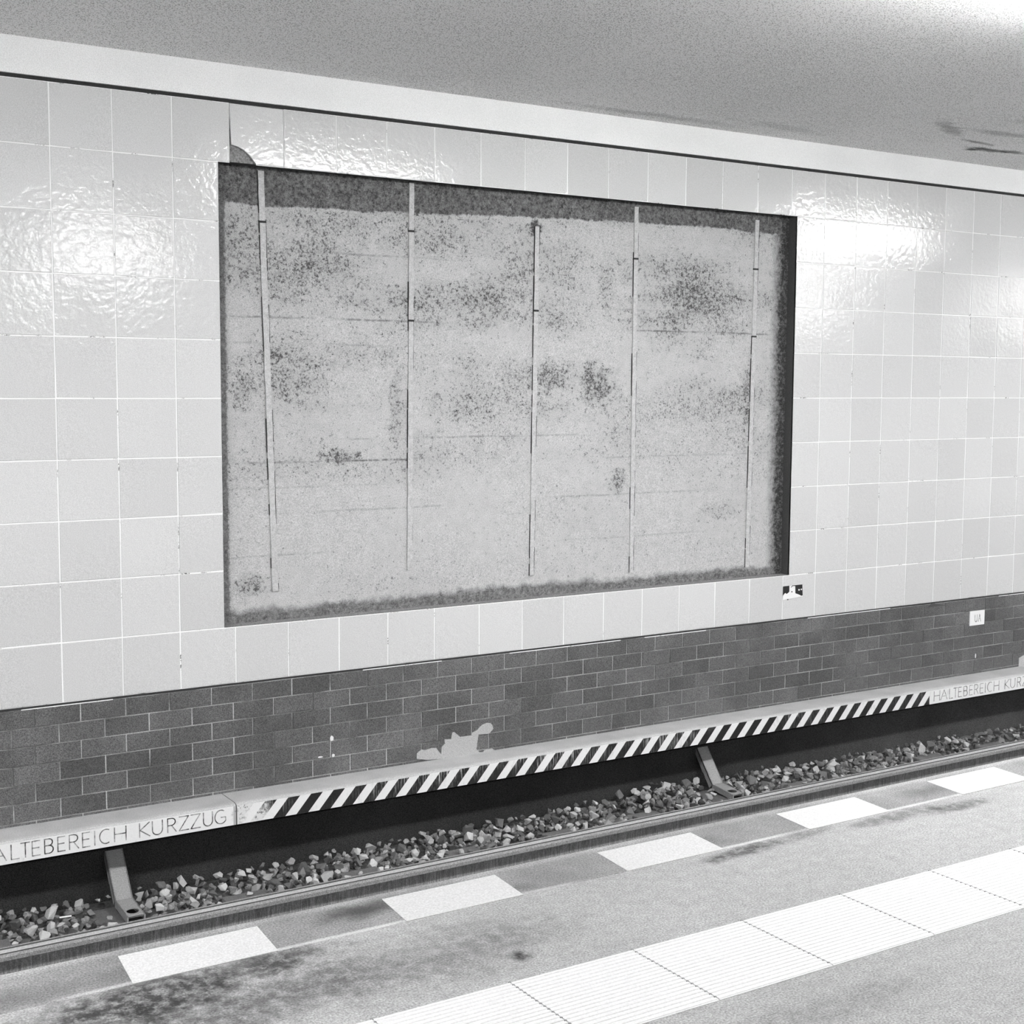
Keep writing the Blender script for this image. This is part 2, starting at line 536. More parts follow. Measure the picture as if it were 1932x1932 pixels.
# concrete ground of the opening: gently uneven sheet with a back so that it has depth
bm = bmesh.new()
nx, nz = 90, 56
vs = {}
for i in range(nx + 1):
    for j in range(nz + 1):
        x = PX0 - .02 + (PX1 - PX0 + .04) * i / nx
        z = PZ0 - .02 + (PZ1 - PZ0 + .04) * j / nz
        d = noise.noise(Vector((x * 1.7, 0, z * 2.3))) * .004 + noise.noise(Vector((x * 9, 3, z * 11))) * .0015
        vs[i, j] = bm.verts.new((x, REC + d, z))
for i in range(nx):
    for j in range(nz):
        bm.faces.new((vs[i, j], vs[i + 1, j], vs[i + 1, j + 1], vs[i, j + 1]))
box(bm, (PX0 - .02, REC + .012, PZ0 - .02), (PX1 + .02, REC + .08, PZ1 + .02))
struct(mesh_obj('wall_recess', bm, [MAT_CONC], smooth=False))

# battens left standing in the concrete
K = (6.878 + REC) / 6.878


def rec(p):
    return (CAM.x + (p[0] - CAM.x) * K, CAM.z + (p[1] - CAM.z) * K)


BATT = [  # top, foot, width, breaks (z of the gap)
    ((1.066, 2.474), (1.124, 0.273), .033, [2.214], 'leftmost batten, tilted, with a black nail gap near its top'),
    ((1.951, 2.484), (1.935, 0.333), .030, [2.221, 1.73], 'second batten from the left edge of the bare concrete'),
    ((2.783, 2.300), (2.759, 0.245), .030, [1.812], 'middle batten, shorter, starting below a dark hole'),
    ((3.508, 2.466), (3.505, 0.211), .030, [2.152], 'fourth batten from the left edge of the bare concrete'),
    ((4.494, 2.452), (4.466, 0.181), .033, [2.136, 1.70], 'rightmost batten, beside the dark right rim of the concrete'),
]
for k, (t, bt, wd, gaps, lab) in enumerate(BATT):
    t, bt = rec(t), rec(bt)
    root = empty('batten', (bt[0], REC, bt[1]))
    tag(root, 'grey mortar-covered wooden ' + lab, 'batten', 'battens in the bare concrete panel')
    zs = [t[1]] + [rec((0, g))[1] for g in gaps] + [bt[1]]
    rk = random.Random(40 + k)
    for i in range(len(zs) - 1):
        za, zb = zs[i] - (.006 if i else 0), zs[i + 1] + (.006 if i < len(zs) - 2 else 0)
        bm = bmesh.new()
        L, R = [], []
        m = max(3, int((za - zb) / .06))
        for s in range(m + 1):
            z = za + (zb - za) * s / m
            xx = t[0] + (bt[0] - t[0]) * (t[1] - z) / (t[1] - bt[1])
            e = wd / 2 + rk.uniform(-.0016, .0016)
            L.append((xx - e, z))
            R.append((xx + wd / 2 + rk.uniform(-.0016, .0016), z))
        a = [bm.verts.new((p[0], REC - .0075, p[1])) for p in L]
        b = [bm.verts.new((p[0], REC - .0075, p[1])) for p in R]
        a2 = [bm.verts.new((p[0] - .001, REC + .006, p[1])) for p in L]
        b2 = [bm.verts.new((p[0] + .001, REC + .006, p[1])) for p in R]
        for s in range(m):
            bm.faces.new((a[s], a[s + 1], b[s + 1], b[s]))
            bm.faces.new((a2[s], a2[s + 1], a[s + 1], a[s]))
            bm.faces.new((b[s], b[s + 1], b2[s + 1], b2[s]))
        bm.faces.new((a[0], b[0], b2[0], a2[0]))
        bm.faces.new((a[m], a2[m], b2[m], b[m]))
        mesh_obj('batten_strip', bm, MAT_BATTEN, root)
    # dark seams of open joint along the strip, nail heads in the gaps
    for side in (-1, 1):
        z = t[1]
        while z > bt[1] + .02:
            ln = rk.uniform(.05, .30)
            zb = max(bt[1], z - ln)
            if rk.random() < .5:
                xa = t[0] + (bt[0] - t[0]) * (t[1] - z) / (t[1] - bt[1]) + side * (wd / 2 + .002)
                xb = t[0] + (bt[0] - t[0]) * (t[1] - zb) / (t[1] - bt[1]) + side * (wd / 2 + .002)
                g = rk.uniform(.0006, .0020)
                bm = bmesh.new()
                slab_xz(bm, [(xa - g, z), (xa + g, z), (xb + g * .6, zb), (xb - g * .6, zb)], REC - .0068, REC + .004)
                mesh_obj('open_joint', bm, MAT_DARKGAP, root)
            z = zb - rk.uniform(.0, .05)
    for gz in zs[1:-1]:
        bm = bmesh.new()
        xx = t[0] + (bt[0] - t[0]) * (t[1] - gz) / (t[1] - bt[1])
        box(bm, (xx - wd * .62, REC - .009, gz - .005), (xx + wd * .62, REC + .004, gz + .005))
        mesh_obj('nail_gap', bm, MAT_DARKGAP, root)

# ------------------------------------------------------------------ clinker dado
bm = bmesh.new()
BW, BH, BJ = 0.2265, 0.0935, 0.0032
ztop = ZB - 0.010
rb = random.Random(11)
row = 0
zr = ztop
while zr > -0.80:
    ph = 0.084 if row % 2 == 0 else -0.023
    z1 = zr - BJ
    z0 = max(zr - BH, -0.80)
    c = int((XA - ph) / BW)
    xs = -4.4
    k0 = int((-4.0 - ph) / BW)
    for k in range(k0, int((13.0 - ph) / BW)):
        x0, x1 = ph + k * BW + BJ * .8, ph + (k + 1) * BW - BJ * .8
        d = rb.uniform(-.0010, .0006)
        tx = rb.uniform(-.006, .006)
        ch = .002
        zz0, zz1 = z0 + .0, z1
        vi = [bm.verts.new((p[0], d - .0018 + (p[0] - (x0 + x1) / 2) * tx, p[1])) for p in ((x0 + ch, zz0 + ch), (x1 - ch, zz0 + ch), (x1 - ch, zz1 - ch), (x0 + ch, zz1 - ch))]
        vo = [bm.verts.new((p[0], d + .003, p[1])) for p in ((x0, zz0), (x1, zz0), (x1, zz1), (x0, zz1))]
        bm.faces.new(vi).material_index = 0
        for i in range(4):
            j = (i + 1) % 4
            bm.faces.new((vo[i], vo[j], vi[j], vi[i])).material_index = 0
    zr -= BH
    row += 1
face(bm, [(-4.5, .0018, -.82), (13.5, .0018, -.82), (13.5, .0018, ZB), (-4.5, .0018, ZB)], 1)
for (x0, x1) in ((XA, -4.0), (12.8, XB)):
    face(bm, [(x0, .0005, -.82), (x1, .0005, -.82), (x1, .0005, ZB), (x0, .0005, ZB)], 0)
# ragged dark seam with scraps of bright grout under the white tiles
box(bm, (XA, -.0006, ZB - .010), (XB, .004, ZB + .0005), 2)
xw = -3.0
while xw < 12:
    ln = rb.uniform(.15, .9)
    if rb.random() < .6:
        zc = ZB - rb.uniform(.010, .013)
        box(bm, (xw, -.0022, zc - .0022), (xw + ln, .003, zc + .0022), 3)
    xw += ln + rb.uniform(.02, .5)
struct(mesh_obj('wall_dado', bm, [MAT_CLINKER, MAT_CGROUT, MAT_DARKGAP, MAT_GROUT]))

# loose lime mortar smeared over the lowest clinker courses
SM = [(1.98, -.764), (1.981, -.732), (2.01, -.713), (2.035, -.72), (2.078, -.713), (2.108, -.717), (2.12, -.735), (2.14, -.758), (2.144, -.716), (2.166, -.699), (2.162, -.673), (2.206, -.679),
      (2.210, -.66), (2.214, -.641), (2.228, -.639), (2.25, -.658), (2.269, -.674), (2.295, -.674), (2.344, -.674), (2.344, -.661), (2.385, -.647), (2.40, -.632), (2.423, -.619), (2.453, -.613), (2.475, -.618), (2.487, -.63), (2.495, -.654),
      (2.465, -.68), (2.43, -.678), (2.393, -.674), (2.388, -.70), (2.383, -.729), (2.378, -.761), (2.40, -.783), (2.423, -.787), (2.438, -.773), (2.488, -.773), (2.511, -.789), (2.2, -.7895), (2.05, -.779)]
bm = bmesh.new()
slab_xz(bm, SM, -.0075, .003)
o = mesh_obj('mortar_smear', bm, MAT_SMEAR)
tag(o, 'pale lime mortar smear with ragged outline on the dark clinker above the striped kerb', 'mortar')
for (px, pz, sx, sz, lab) in ((1.447, -.572, .016, .020, 'small white paint fleck on the dark clinker, uppermost of those left of the mortar smear'),
                              (1.456, -.670, .011, .014, 'small pointed white paint fleck on the clinker, below the uppermost fleck'),
                              (1.378, -.668, .018, .006, 'flat white paint fleck along a clinker joint, left of the pointed fleck'),
                              (6.79, -.650, .006, .020, 'thin upright white paint fleck on the clinker below the small square sign')):
    bm = bmesh.new()
    pl = [(px + sx * math.cos(a) * random.uniform(.6, 1), pz + sz * math.sin(a) * random.uniform(.6, 1)) for a in [i * 2 * math.pi / 9 for i in range(9)]]
    slab_xz(bm, pl, -.0062, .001)
    tag(mesh_obj('paint_fleck', bm, MAT_FLECK), lab, 'fleck', 'white paint flecks on the clinker')
# bare mortar where clinkers are missing at the far right, a dark chip under the tiles
bm = bmesh.new()
slab_xz(bm, [(7.30, -.795), (7.30, -.72), (7.36, -.70), (7.47, -.705), (7.56, -.73), (7.60, -.795)], -.006, .003)
tag(mesh_obj('mortar_patch', bm, MAT_SMEAR), 'rough grey mortar patch on the clinker at the right end above the lettered kerb', 'mortar')
bm = bmesh.new()
slab_xz(bm, [(6.24, -.232), (6.275, -.214), (6.30, -.205), (6.335, -.218), (6.40, -.226), (6.44, -.236)], -.0045, .004)
tag(mesh_obj('tile_chip', bm, MAT_SOFFIT), 'dark chipped notch at the foot of the white tiles left of the small square sign', 'chip')

# ------------------------------------------------------------------ fascia, trim, ceiling
CZ = 2.990
bm = bmesh.new()
box(bm, (XA, -.012, ZT + .018), (XB, .30, CZ + .01), 0)
struct(mesh_obj('trim_1', bm, MAT_FASCIA))
bm = bmesh.new()
box(bm, (XA, .003, ZT - .001), (XB, .30, ZT + .019), 0)
struct(mesh_obj('trim_2', bm, MAT_DARKGAP))  # dark strip standing in for the shadow gap under the fascia
YO = -13.75     # opposite wall (the hall is an island platform between two tracks)
bm = bmesh.new()
box(bm, (XA, YO - .1, CZ), (XB, .32, CZ + .15))
struct(mesh_obj('ceiling', bm, MAT_CEIL))

# ------------------------------------------------------------------ platform
YE = -3.597     # platform edge
YD = -3.813     # back of the edge course
bm = bmesh.new()
box(bm, (XA, -10.15 + .22, -.35), (XB, YD, 0))
box(bm, (XA, -10.0, -1.30), (XB, YE - .12, -.36))
struct(mesh_obj('floor', bm, MAT_ASPH))
bm = bmesh.new()
box(bm, (XA, YD, -.22), (XB, YE, 0), 0, .006)
struct(mesh_obj('floor_edge', bm, MAT_EDGE))
bm = bmesh.new()
box(bm, (XA, -10.16, -.22), (XB, -9.93, 0), 0, .006)
struct(mesh_obj('floor_edge_opposite', bm, MAT_EDGE))

ORD = ['leftmost', 'second', 'third', 'fourth', 'rightmost']
for k in range(5):
    x0 = -.814 - .356 + .356 * 2 * k + .356
    xa, xb = x0, x0 + .356
    if k == 0:
        pass
    bm = bmesh.new()
    rs = random.Random(60 + k)
    loop = [(xa - .012, -3.813), (xb - .010, -3.813), (xb + .004, -3.642), (xa + .004, -3.642)]
    a = [bm.verts.new((p[0], p[1], .0016)) for p in loop]
    b = [bm.verts.new((p[0], p[1], -.05)) for p in loop]
    bm.faces.new(a)
    for i in range(4):
        j = (i + 1) % 4
        bm.faces.new((a[i], b[i], b[j], a[j]))
    bmesh.ops.recalc_face_normals(bm, faces=bm.faces[:])
    o = mesh_obj('edge_slab', bm, MAT_SLABW)
    tag(o, 'white edge slab set in the platform edge, ' + ('leftmost of the row' if k == 0 else ORD[k] + (' of the row at the right' if k == 4 else ' from the left')), 'slab', 'white slabs along the platform edge')

# ribbed tactile slabs
TL = .355
names = {-4: 'nearest the bottom left', }
vis = [k for k in range(-6, 8)]
order = 0
for k in vis:
    xa = -.085 + TL * k + .0015
    xb = xa + TL - .003
    bm = bmesh.new()
    ya, yb = -4.589, -4.264
    nr = 20
    prof = [(ya, -.04), (ya, .0)]
    pw = (yb - ya) / nr
    for i in range(nr):
        y = ya + pw * i
        prof += [(y + pw * .22, .0), (y + pw * .30, .0018), (y + pw * .82, .0018), (y + pw * .90, .0)]
    prof += [(yb, .0), (yb, -.04)]
    prism(bm, [(p[0], p[1] + .0012) for p in prof], xa, xb)
    o = mesh_obj('tactile_slab', bm, MAT_TACT)
    lab = {-3: 'white ribbed tactile slab cut by the bottom edge of the picture, first of the strip from the left',
           -2: 'white ribbed tactile slab with a long dark scuff, second of the strip from the left',
           -1: 'white ribbed tactile slab, third of the strip from the left',
           0: 'white ribbed tactile slab, fourth of the strip from the left',
           1: 'white ribbed tactile slab, fifth of the strip from the left',
           2: 'white ribbed tactile slab, sixth of the strip from the left',
           3: 'white ribbed tactile slab, seventh of the strip from the left',
           4: 'white ribbed tactile slab, last of the strip at the right edge'}.get(k, 'white ribbed tactile slab further along the strip')
    tag(o, lab, 'slab', 'ribbed tactile slabs on the platform')
bm = bmesh.new()
for k in range(-6, 9):
    xa = -.085 + TL * k
    for i in range(20):
        y = -4.589 + .01625 * (i + 1.0)
        box(bm, (xa - .0024, y - .0028, 0), (xa + .0024, y + .0028, .0032))
# (grime sits in the groove ends of the joints)
struct(mesh_obj('floor_joint', bm, MAT_JOINT))

# ------------------------------------------------------------------ track pit
bm = bmesh.new()
box(bm, (XA, YE - .12, -1.40), (XB, .1, -1.27))
box(bm, (XA, YO, -1.40), (XB, -9.9, -1.27))
struct(mesh_obj('floor_track', bm, MAT_BED))
bm = bmesh.new()
box(bm, (XA, .004, -1.40), (XB, .25, -.80))
struct(mesh_obj('wall_pit', bm, MAT_PIT))
bm = bmesh.new()
box(bm, (XA, YO - .2, -1.40), (XB, YO, CZ))
struct(mesh_obj('wall_front', bm, M_simple('opposite_tiles', .70, .3, .04)))
for nm, x in (('wall_left', XA - .2), ('wall_right', XB)):
    bm = bmesh.new()
    box(bm, (x, YO - .2, -1.4), (x + .2, .3, CZ + .1))
    struct(mesh_obj(nm, bm, M_simple(nm + '_paint', .3, .9, .1)))

# rail: head, web, foot
RX0, RX1 = -6.0, 14.0
YR, ZR = -.928, -1.0447
root = tag(empty('rail', (2.0, YR + .048, -1.221)), 'dark steel running rail with a polished head beyond the platform edge', 'rail')
W_ = .096
bm = bmesh.new()
hp = [(YR + .010, ZR - .031), (YR, ZR - .026), (YR, ZR - .0085), (YR + .004, ZR - .003), (YR + .012, ZR), (YR + .0135, ZR - .0035), (YR + .022, ZR - .0035), (YR + .024, ZR + .0005),
      (YR + .060, ZR + .0012), (YR + .063, ZR - .003), (YR + .074, ZR - .003), (YR + .076, ZR + .0005), (YR + W_ - .004, ZR), (YR + W_, ZR - .006), (YR + W_, ZR - .026), (YR + W_ - .012, ZR - .031)]
prism(bm, hp, RX0, RX1, 0)
for fc in bm.faces:
    c = fc.calc_center_median()
    if fc.normal.z > .8 and YR + .023 < c.y < YR + .062:
        fc.material_index = 1
    if c.z < ZR + .0003 and c.z > ZR - .0045 and (YR + .010 < c.y < YR + .0245 or YR + .0595 < c.y < YR + .0765):
        fc.material_index = 2
mesh_obj('rail_head', bm, [MAT_RAILSIDE, MAT_RAILTOP, MAT_GROOVE], root)
bm = bmesh.new()
yc = YR + W_ / 2
prism(bm, [(yc - .024, ZR - .0305), (yc - .012, ZR - .040), (yc - .010, ZR - .09), (yc - .020, ZR - .150), (yc + .020, ZR - .150), (yc + .010, ZR - .09), (yc + .012, ZR - .040), (yc + .024, ZR - .0305)], RX0, RX1)
mesh_obj('rail_web', bm, MAT_WEB, root)
bm = bmesh.new()
prism(bm, [(yc - .062, ZR - .176), (yc - .062, ZR - .163), (yc - .019, ZR - .1495), (yc + .019, ZR - .1495), (yc + .062, ZR - .163), (yc + .062, ZR - .176)], RX0, RX1)
mesh_obj('rail_foot', bm, MAT_RAILSIDE, root)

# sleepers
SLX = [.161 + .6375 * k for k in range(-2, 13)]
k = 0
for i, sx in enumerate(SLX):
    bm = bmesh.new()
    ye = -.31 + random.uniform(-.02, .015)
    if i in (2, 8):
        ye = -.10
    box(bm, (sx - .12, -3.0, -1.36), (sx + .12, ye, -1.2455 if i in (2, 8) else -1.2215), 0, .006)
    o = mesh_obj('sleeper', bm, MAT_SLEEPER)
    lab = {2: 'long sleeper carrying the left bracket', 8: 'long sleeper carrying the right bracket'}.get(i)
    if lab is None:
        if i < 2:
            lab = 'dark timber sleeper buried in ballast left of the left bracket'
        elif i < 8:
            lab = '%s dark timber sleeper to the right of the left bracket, its end among the ballast' % ['', '', '', 'first', 'second', 'third', 'fourth', 'fifth'][i]
        else:
            lab = '%s dark timber sleeper to the right of the right bracket' % ['first', 'second', 'third', 'fourth', 'fifth', 'sixth'][i - 9]
    tag(o, lab, 'sleeper', 'sleepers under the rail')


# brackets: inverted steel channel, toe with an oval hole, rising steeply under the kerb
def bracket(x0, lab):
    wd, fl = .091, .034
    prof = [(-.368, -1.210), (-.168, -1.191), (-.100, -1.105), (-.008, -.985)]
    root = tag(empty('bracket', (x0 + wd / 2, -.30, -1.245)), lab, 'bracket', 'steel brackets between rail and wall')
    # foot: plate with hole
    bm = bmesh.new()
    (ya, za), (yb, zb) = prof[0], prof[1]

    def P(s, t_, dz=0):    # s across 0..1, t along 0..1 of the toe
        return (x0 + wd * s, ya + (yb - ya) * t_, za + (zb - za) * t_ + dz)
    N = 24
    cs, ct, rs_, rt_ = .5, .30, .34, .15
    for dz in (0, -.006):
        circ, rim = [], []
        for i in range(N):
            a = 2 * math.pi * i / N
            ca, sa = math.cos(a), math.sin(a)
            circ.append(bm.verts.new(P(cs + rs_ * ca, ct + rt_ * sa, dz)))
            q = 1 / max(abs(ca), abs(sa))
            ds, dt = ca * q, sa * q
            rim.append(bm.verts.new(P(.5 + .5 * ds, (ct + dt * ct) if dt < 0 else ct + dt * (1 - ct), dz)))
        for i in range(N):
            j = (i + 1) % N
            bm.faces.new((circ[i], circ[j], rim[j], rim[i]))
        if dz == 0:
            top = circ
        else:
            for i in range(N):
                bm.faces.new((top[i], top[(i + 1) % N], circ[(i + 1) % N], circ[i]))
    bmesh.ops.remove_doubles(bm, verts=bm.verts[:], dist=.0005)
    for s in (0, 1):
        xx = x0 + wd * s
        x_in = xx + (.007 if s == 0 else -.007)
        pr = [(ya, za), (yb, zb), (yb + .004, zb - fl), (ya, za - fl)]
        prism(bm, pr, min(xx, x_in), max(xx, x_in))
    bmesh.ops.recalc_face_normals(bm, faces=bm.faces[:])
    mesh_obj('toe_plate', bm, MAT_BRACKET, root)
    bm = bmesh.new()
    for i in (1, 2):
        (y_0, z_0), (y_1, z_1) = prof[i], prof[i + 1]
        prism(bm, [(y_0, z_0), (y_1, z_1), (y_1 + .006, z_1 - .006), (y_0 + .006, z_0 - .006)], x0, x0 + wd)
        for s in (0, 1):
            xx = x0 + wd * s
            x_in = xx + (.007 if s == 0 else -.007)
            prism(bm, [(y_0, z_0), (y_1, z_1), (y_1 + .030, z_1 - .022), (y_0 + .030, z_0 - .030)], min(xx, x_in), max(xx, x_in))
    mesh_obj('strut', bm, MAT_BRACKET, root)
    bm = bmesh.new()
    box(bm, (x0 + .008, -.355, -1.245), (x0 + wd - .008, -.16, -1.238))
    mesh_obj('hollow_shade', bm, MAT_DARKGAP, root)  # dark sheet in the hollow toe, standing in for shade below the hole
    return root


bracket(.186, 'bent steel bracket with an oval hole, under the letters of the left kerb')
bracket(4.062, 'bent steel bracket with an oval hole, under the striped kerb')

# ------------------------------------------------------------------ ballast
rq = random.Random(21)


def stone_bm(rr, n_pts=11):
    b = bmesh.new()
    sx, sy, sz = rr.uniform(.8, 1.25), rr.uniform(.75, 1.1), rr.uniform(.6, .9)
    for _ in range(n_pts):
        v = Vector((rr.gauss(0, 1), rr.gauss(0, 1), rr.gauss(0, 1))).normalized() * rr.uniform(.86, 1.0)
        b.verts.new((v.x * sx, v.y * sy, v.z * sz))
    h = bmesh.ops.convex_hull(b, input=b.verts[:])
    junk = list({g for g in h['geom_interior'] + h['geom_unused'] if isinstance(g, bmesh.types.BMVert)})
    if junk:
        bmesh.ops.delete(b, geom=junk, context='VERTS')
    bmesh.ops.dissolve_limit(b, angle_limit=.30, verts=b.verts[:], edges=b.edges[:])
    bmesh.ops.bevel(b, geom=b.edges[:], offset=.025, segments=1, affect='EDGES')
    return b


PROTO = []
for i in range(24):
    b = stone_bm(rq)
    me = bpy.data.meshes.new('ballast_stone')
    b.normal_update()
    b.to_mesh(me)
    b.free()
    me.materials.append(MAT_STONE)
    PROTO.append(me)


def level(x, y):
    """height of the ballast surface"""
    z = -1.222 + .020 * math.exp(-((x - 3.65) / .25) ** 2) * 2.0
    z += .016 * noise.noise(Vector((x * 2.1, y * 3, 5)))
    z += .02 * max(0, (y + .25) / .25)
    z -= .05 * max(0, (x - 4.6) / 2.5)
    return z


def over_sleeper(x, y):
    for i, sx in enumerate(SLX):
        e = -.10 if i in (2, 8) else -.29
        if abs(x - sx) < .105 and y < e:
            return True
    return False


def near_bracket(x, y, rad):
    return any(bx - rad < x < bx + .091 + rad and y > -.45 and y < -.06 for bx in (.186, 4.062))


cells = {}


def free(x, y, rad, kk=.93):
    cx, cy = int(x / .08), int(y / .08)
    for i in range(cx - 1, cx + 2):
        for j in range(cy - 1, cy + 2):
            for (px, py, pr) in cells.get((i, j), ()):
                if (px - x) ** 2 + (py - y) ** 2 < (kk * (pr + rad)) ** 2:
                    return False
    return True


STONES = []
for phase, (r0, r1, tries) in enumerate(((.029, .043, 1100), (.017, .028, 8000))):
    for _ in range(tries):
        rad = rq.uniform(r0, r1)
        x, y = rq.uniform(-1.4, 8.6), rq.uniform(-.62, -.004 - rad * 1.2)
        if over_sleeper(x, y) and rq.random() < .93:
            continue
        if near_bracket(x, y, rad * 1.05) or not free(x, y, rad):
            continue
        cells.setdefault((int(x / .08), int(y / .08)), []).append((x, y, rad))
        STONES.append((x, y, rad))
# the 300 that show largest: in the frame, above the sight line over the rail, largest on the picture


def key(s):
    x, y, rad = s
    d = (Vector((x, y, -1.2)) - CAM)
    dep = d.dot(f)
    px = 966 + 2617 * d.dot(r2) / dep
    vis = -20 < px < 1950 and (CAM.z + 1.19) / (y - CAM.y) < .4005
    return (-1 if vis else 1) * rad / dep


STONES.sort(key=key)
LABEL = 'grey angular ballast stone lying in the bed between the rail and the wall'
mass = bmesh.new()
for i, (x, y, rad) in enumerate(STONES):
    z = level(x, y) + rq.uniform(-.012, .014)
    if over_sleeper(x, y):
        z = -1.2215 + rad * .45
    me = PROTO[rq.randrange(len(PROTO))]
    rot = (rq.uniform(-.5, .5), rq.uniform(-.5, .5), rq.uniform(0, 6.28))
    if i < 300:
        o = bpy.data.objects.new('ballast_stone', me)
        COL.objects.link(o)
        o.location = (x, y, z)
        o.rotation_euler = rot
        o.scale = (rad, rad, rad)
        tag(o, LABEL, 'stone', 'ballast stones beside the rail')
    else:
        from mathutils import Euler
        mt = Matrix.Translation((x, y, z)) @ Euler(rot).to_matrix().to_4x4() @ Matrix.Diagonal((rad, rad, rad, 1))
        v0 = len(mass.verts)
        mass.from_mesh(me)
        mass.verts.ensure_lookup_table()
        for v in mass.verts[v0:]:
            v.co = mt @ v.co
# fill under the top layer: a second, deeper layer of stones and the packed bed between
for _ in range(2600):
    x, y = rq.uniform(-1.4, 8.6), rq.uniform(-.60, -.045)
    if over_sleeper(x, y) or near_bracket(x, y, .03):
        continue
    rad = rq.uniform(.018, .034)
    me = PROTO[rq.randrange(len(PROTO))]
    from mathutils import Euler
    mt = Matrix.Translation((x, y, level(x, y) - rq.uniform(.016, .032))) @ Euler((rq.uniform(0, 6), rq.uniform(0, 6), rq.uniform(0, 6))).to_matrix().to_4x4() @ Matrix.Diagonal((rad, rad, rad, 1))
    v0 = len(mass.verts)
    mass.from_mesh(me)
    mass.verts.ensure_lookup_table()
    for v in mass.verts[v0:]:
        v.co = mt @ v.co
gx, gy = 260, 30
gv = {}
for i in range(gx + 1):
    for j in range(gy + 1):
        x = -3.0 + 13.0 * i / gx
        y = -3.4 + 3.40 * (j / gy) ** .55
        gv[i, j] = mass.verts.new((x, y, min(level(x, y), -1.22) - .030 + .008 * noise.noise(Vector((x * 30, y * 30, 1)))))
for i in range(gx):
    for j in range(gy):
        mass.faces.new((gv[i, j], gv[i + 1, j], gv[i + 1, j + 1], gv[i, j + 1])).material_index = 1
o = mesh_obj('ballast', mass, [MAT_MASS, MAT_BED])
o['kind'] = 'stuff'
tag(o, 'bed of dusty grey ballast around the sleepers beside the rail', 'ballast')

# cigarette end on the ballast
bm = bmesh.new()
bmesh.ops.create_cone(bm, cap_ends=True, segments=12, radius1=.004, radius2=.004, depth=.055, matrix=Matrix.Translation((-.09, -.30, -1.172)) @ Matrix.Rotation(math.pi / 2, 4, 'Y') @ Matrix.Rotation(.15, 4, 'X'))
tag(mesh_obj('cigarette_end', bm, MAT_PAPER), 'white cigarette end lying on the ballast left of the left bracket', 'cigarette')

# ------------------------------------------------------------------ kerb along the wall foot
YF, ZK0, ZK1 = -.208, -.897, -.788
JX = .812


def clip(poly, x0, x1):
    for lim, sgn in ((x0, 1), (x1, -1)):
        outp = []
        for i in range(len(poly)):
            a, b = poly[i], poly[(i + 1) % len(poly)]
            ia, ib = sgn * (a[0] - lim) >= 0, sgn * (b[0] - lim) >= 0
            if ia:
                outp.append(a)
            if ia != ib:
                t_ = (lim - a[0]) / (b[0] - a[0])
                outp.append((lim, a[1] + (b[1] - a[1]) * t_))
        poly = outp
        if not poly:
            return []
    return poly


# letter strokes in a unit box: x 0..w, z 0..1
ARC = lambda cx, cz, rx, rz, a0, a1, n_=14: [(cx + rx * math.cos(math.radians(a0 + (a1 - a0) * i / n_)), cz + rz * math.sin(math.radians(a0 + (a1 - a0) * i / n_))) for i in range(n_ + 1)]
GLY = {
    'H': [[(0, 0), (0, 1)], [(1, 0), (1, 1)], [(0, .52), (1, .52)]],
    'A': [[(0, 0), (.5, 1), (1, 0)], [(.2, .36), (.8, .36)]],
    'L': [[(0, 1), (0, 0), (1, 0)]],
    'T': [[(0, 1), (1, 1)], [(.5, 1), (.5, 0)]],
    'E': [[(1, 1), (0, 1), (0, 0), (1, 0)], [(0, .53), (.88, .53)]],
    'B': [[(0, 0), (0, 1), (.5, 1)] + ARC(.5, .77, .42, .23, 90, -90) + [(0, .54)], [(.5, .54)] + ARC(.5, .27, .5, .27, 90, -90) + [(0, 0)]],
    'R': [[(0, 0), (0, 1), (.45, 1)] + ARC(.45, .75, .45, .25, 90, -90) + [(0, .5)], [(.45, .5), (1, 0)]],
    'I': [[(.5, 0), (.5, 1)]],
    'C': [ARC(.62, .5, .62, .5, 62, 298, 20)],
    'K': [[(0, 0), (0, 1)], [(.95, 1), (.05, .5), (1, 0)]],
    'U': [[(0, 1), (0, .38)] + ARC(.5, .36, .5, .36, 180, 360) + [(1, .38), (1, 1)]],
    'Z': [[(0, 1), (1, 1), (0, 0), (1, 0)]],
    'G': [ARC(.56, .5, .56, .5, 58, 325, 20) + [(1, .46), (.58, .46)]],
}


def strokes(bm, ch, x0, x1, z0, z1, wd, y0, y1):
    for pl in GLY[ch]:
        pts = [Vector((x0 + p[0] * (x1 - x0), z0 + p[1] * (z1 - z0))) for p in pl]
        for a, b in zip(pts, pts[1:]):
            d = b - a
            if d.length < 1e-6:
                continue
            d.normalize()
            nn = Vector((-d.y, d.x)) * wd / 2
            e = d * wd * .3
            slab_xz(bm, [tuple(a - nn - e), tuple(a + nn - e), tuple(b + nn + e), tuple(b - nn + e)], y0, y1)


WORD = [('H', -.476, -.416), ('A', -.404, -.335), ('L', -.312, -.276), ('T', -.268, -.226), ('E', -.215, -.179), ('B', -.157, -.117), ('E', -.095, -.061), ('R', -.040, .004), ('E', .023, .058), ('I', .072, .092),
        ('C', .106, .156), ('H', .179, .236), ('K', .304, .356), ('U', .369, .420), ('R', .447, .491), ('Z', .507, .556), ('Z', .568, .617), ('U', .634, .682), ('G', .695, .752)]
KP = [(YF, ZK0), (YF, ZK1 - .016), (YF + .004, ZK1 - .006), (YF + .012, ZK1 - .001), (YF + .03, ZK1 + .002), (.001, ZK1 + .002), (.001, ZK0 + .01), (YF + .03, ZK0)]
PAINT_Y = YF - .0012


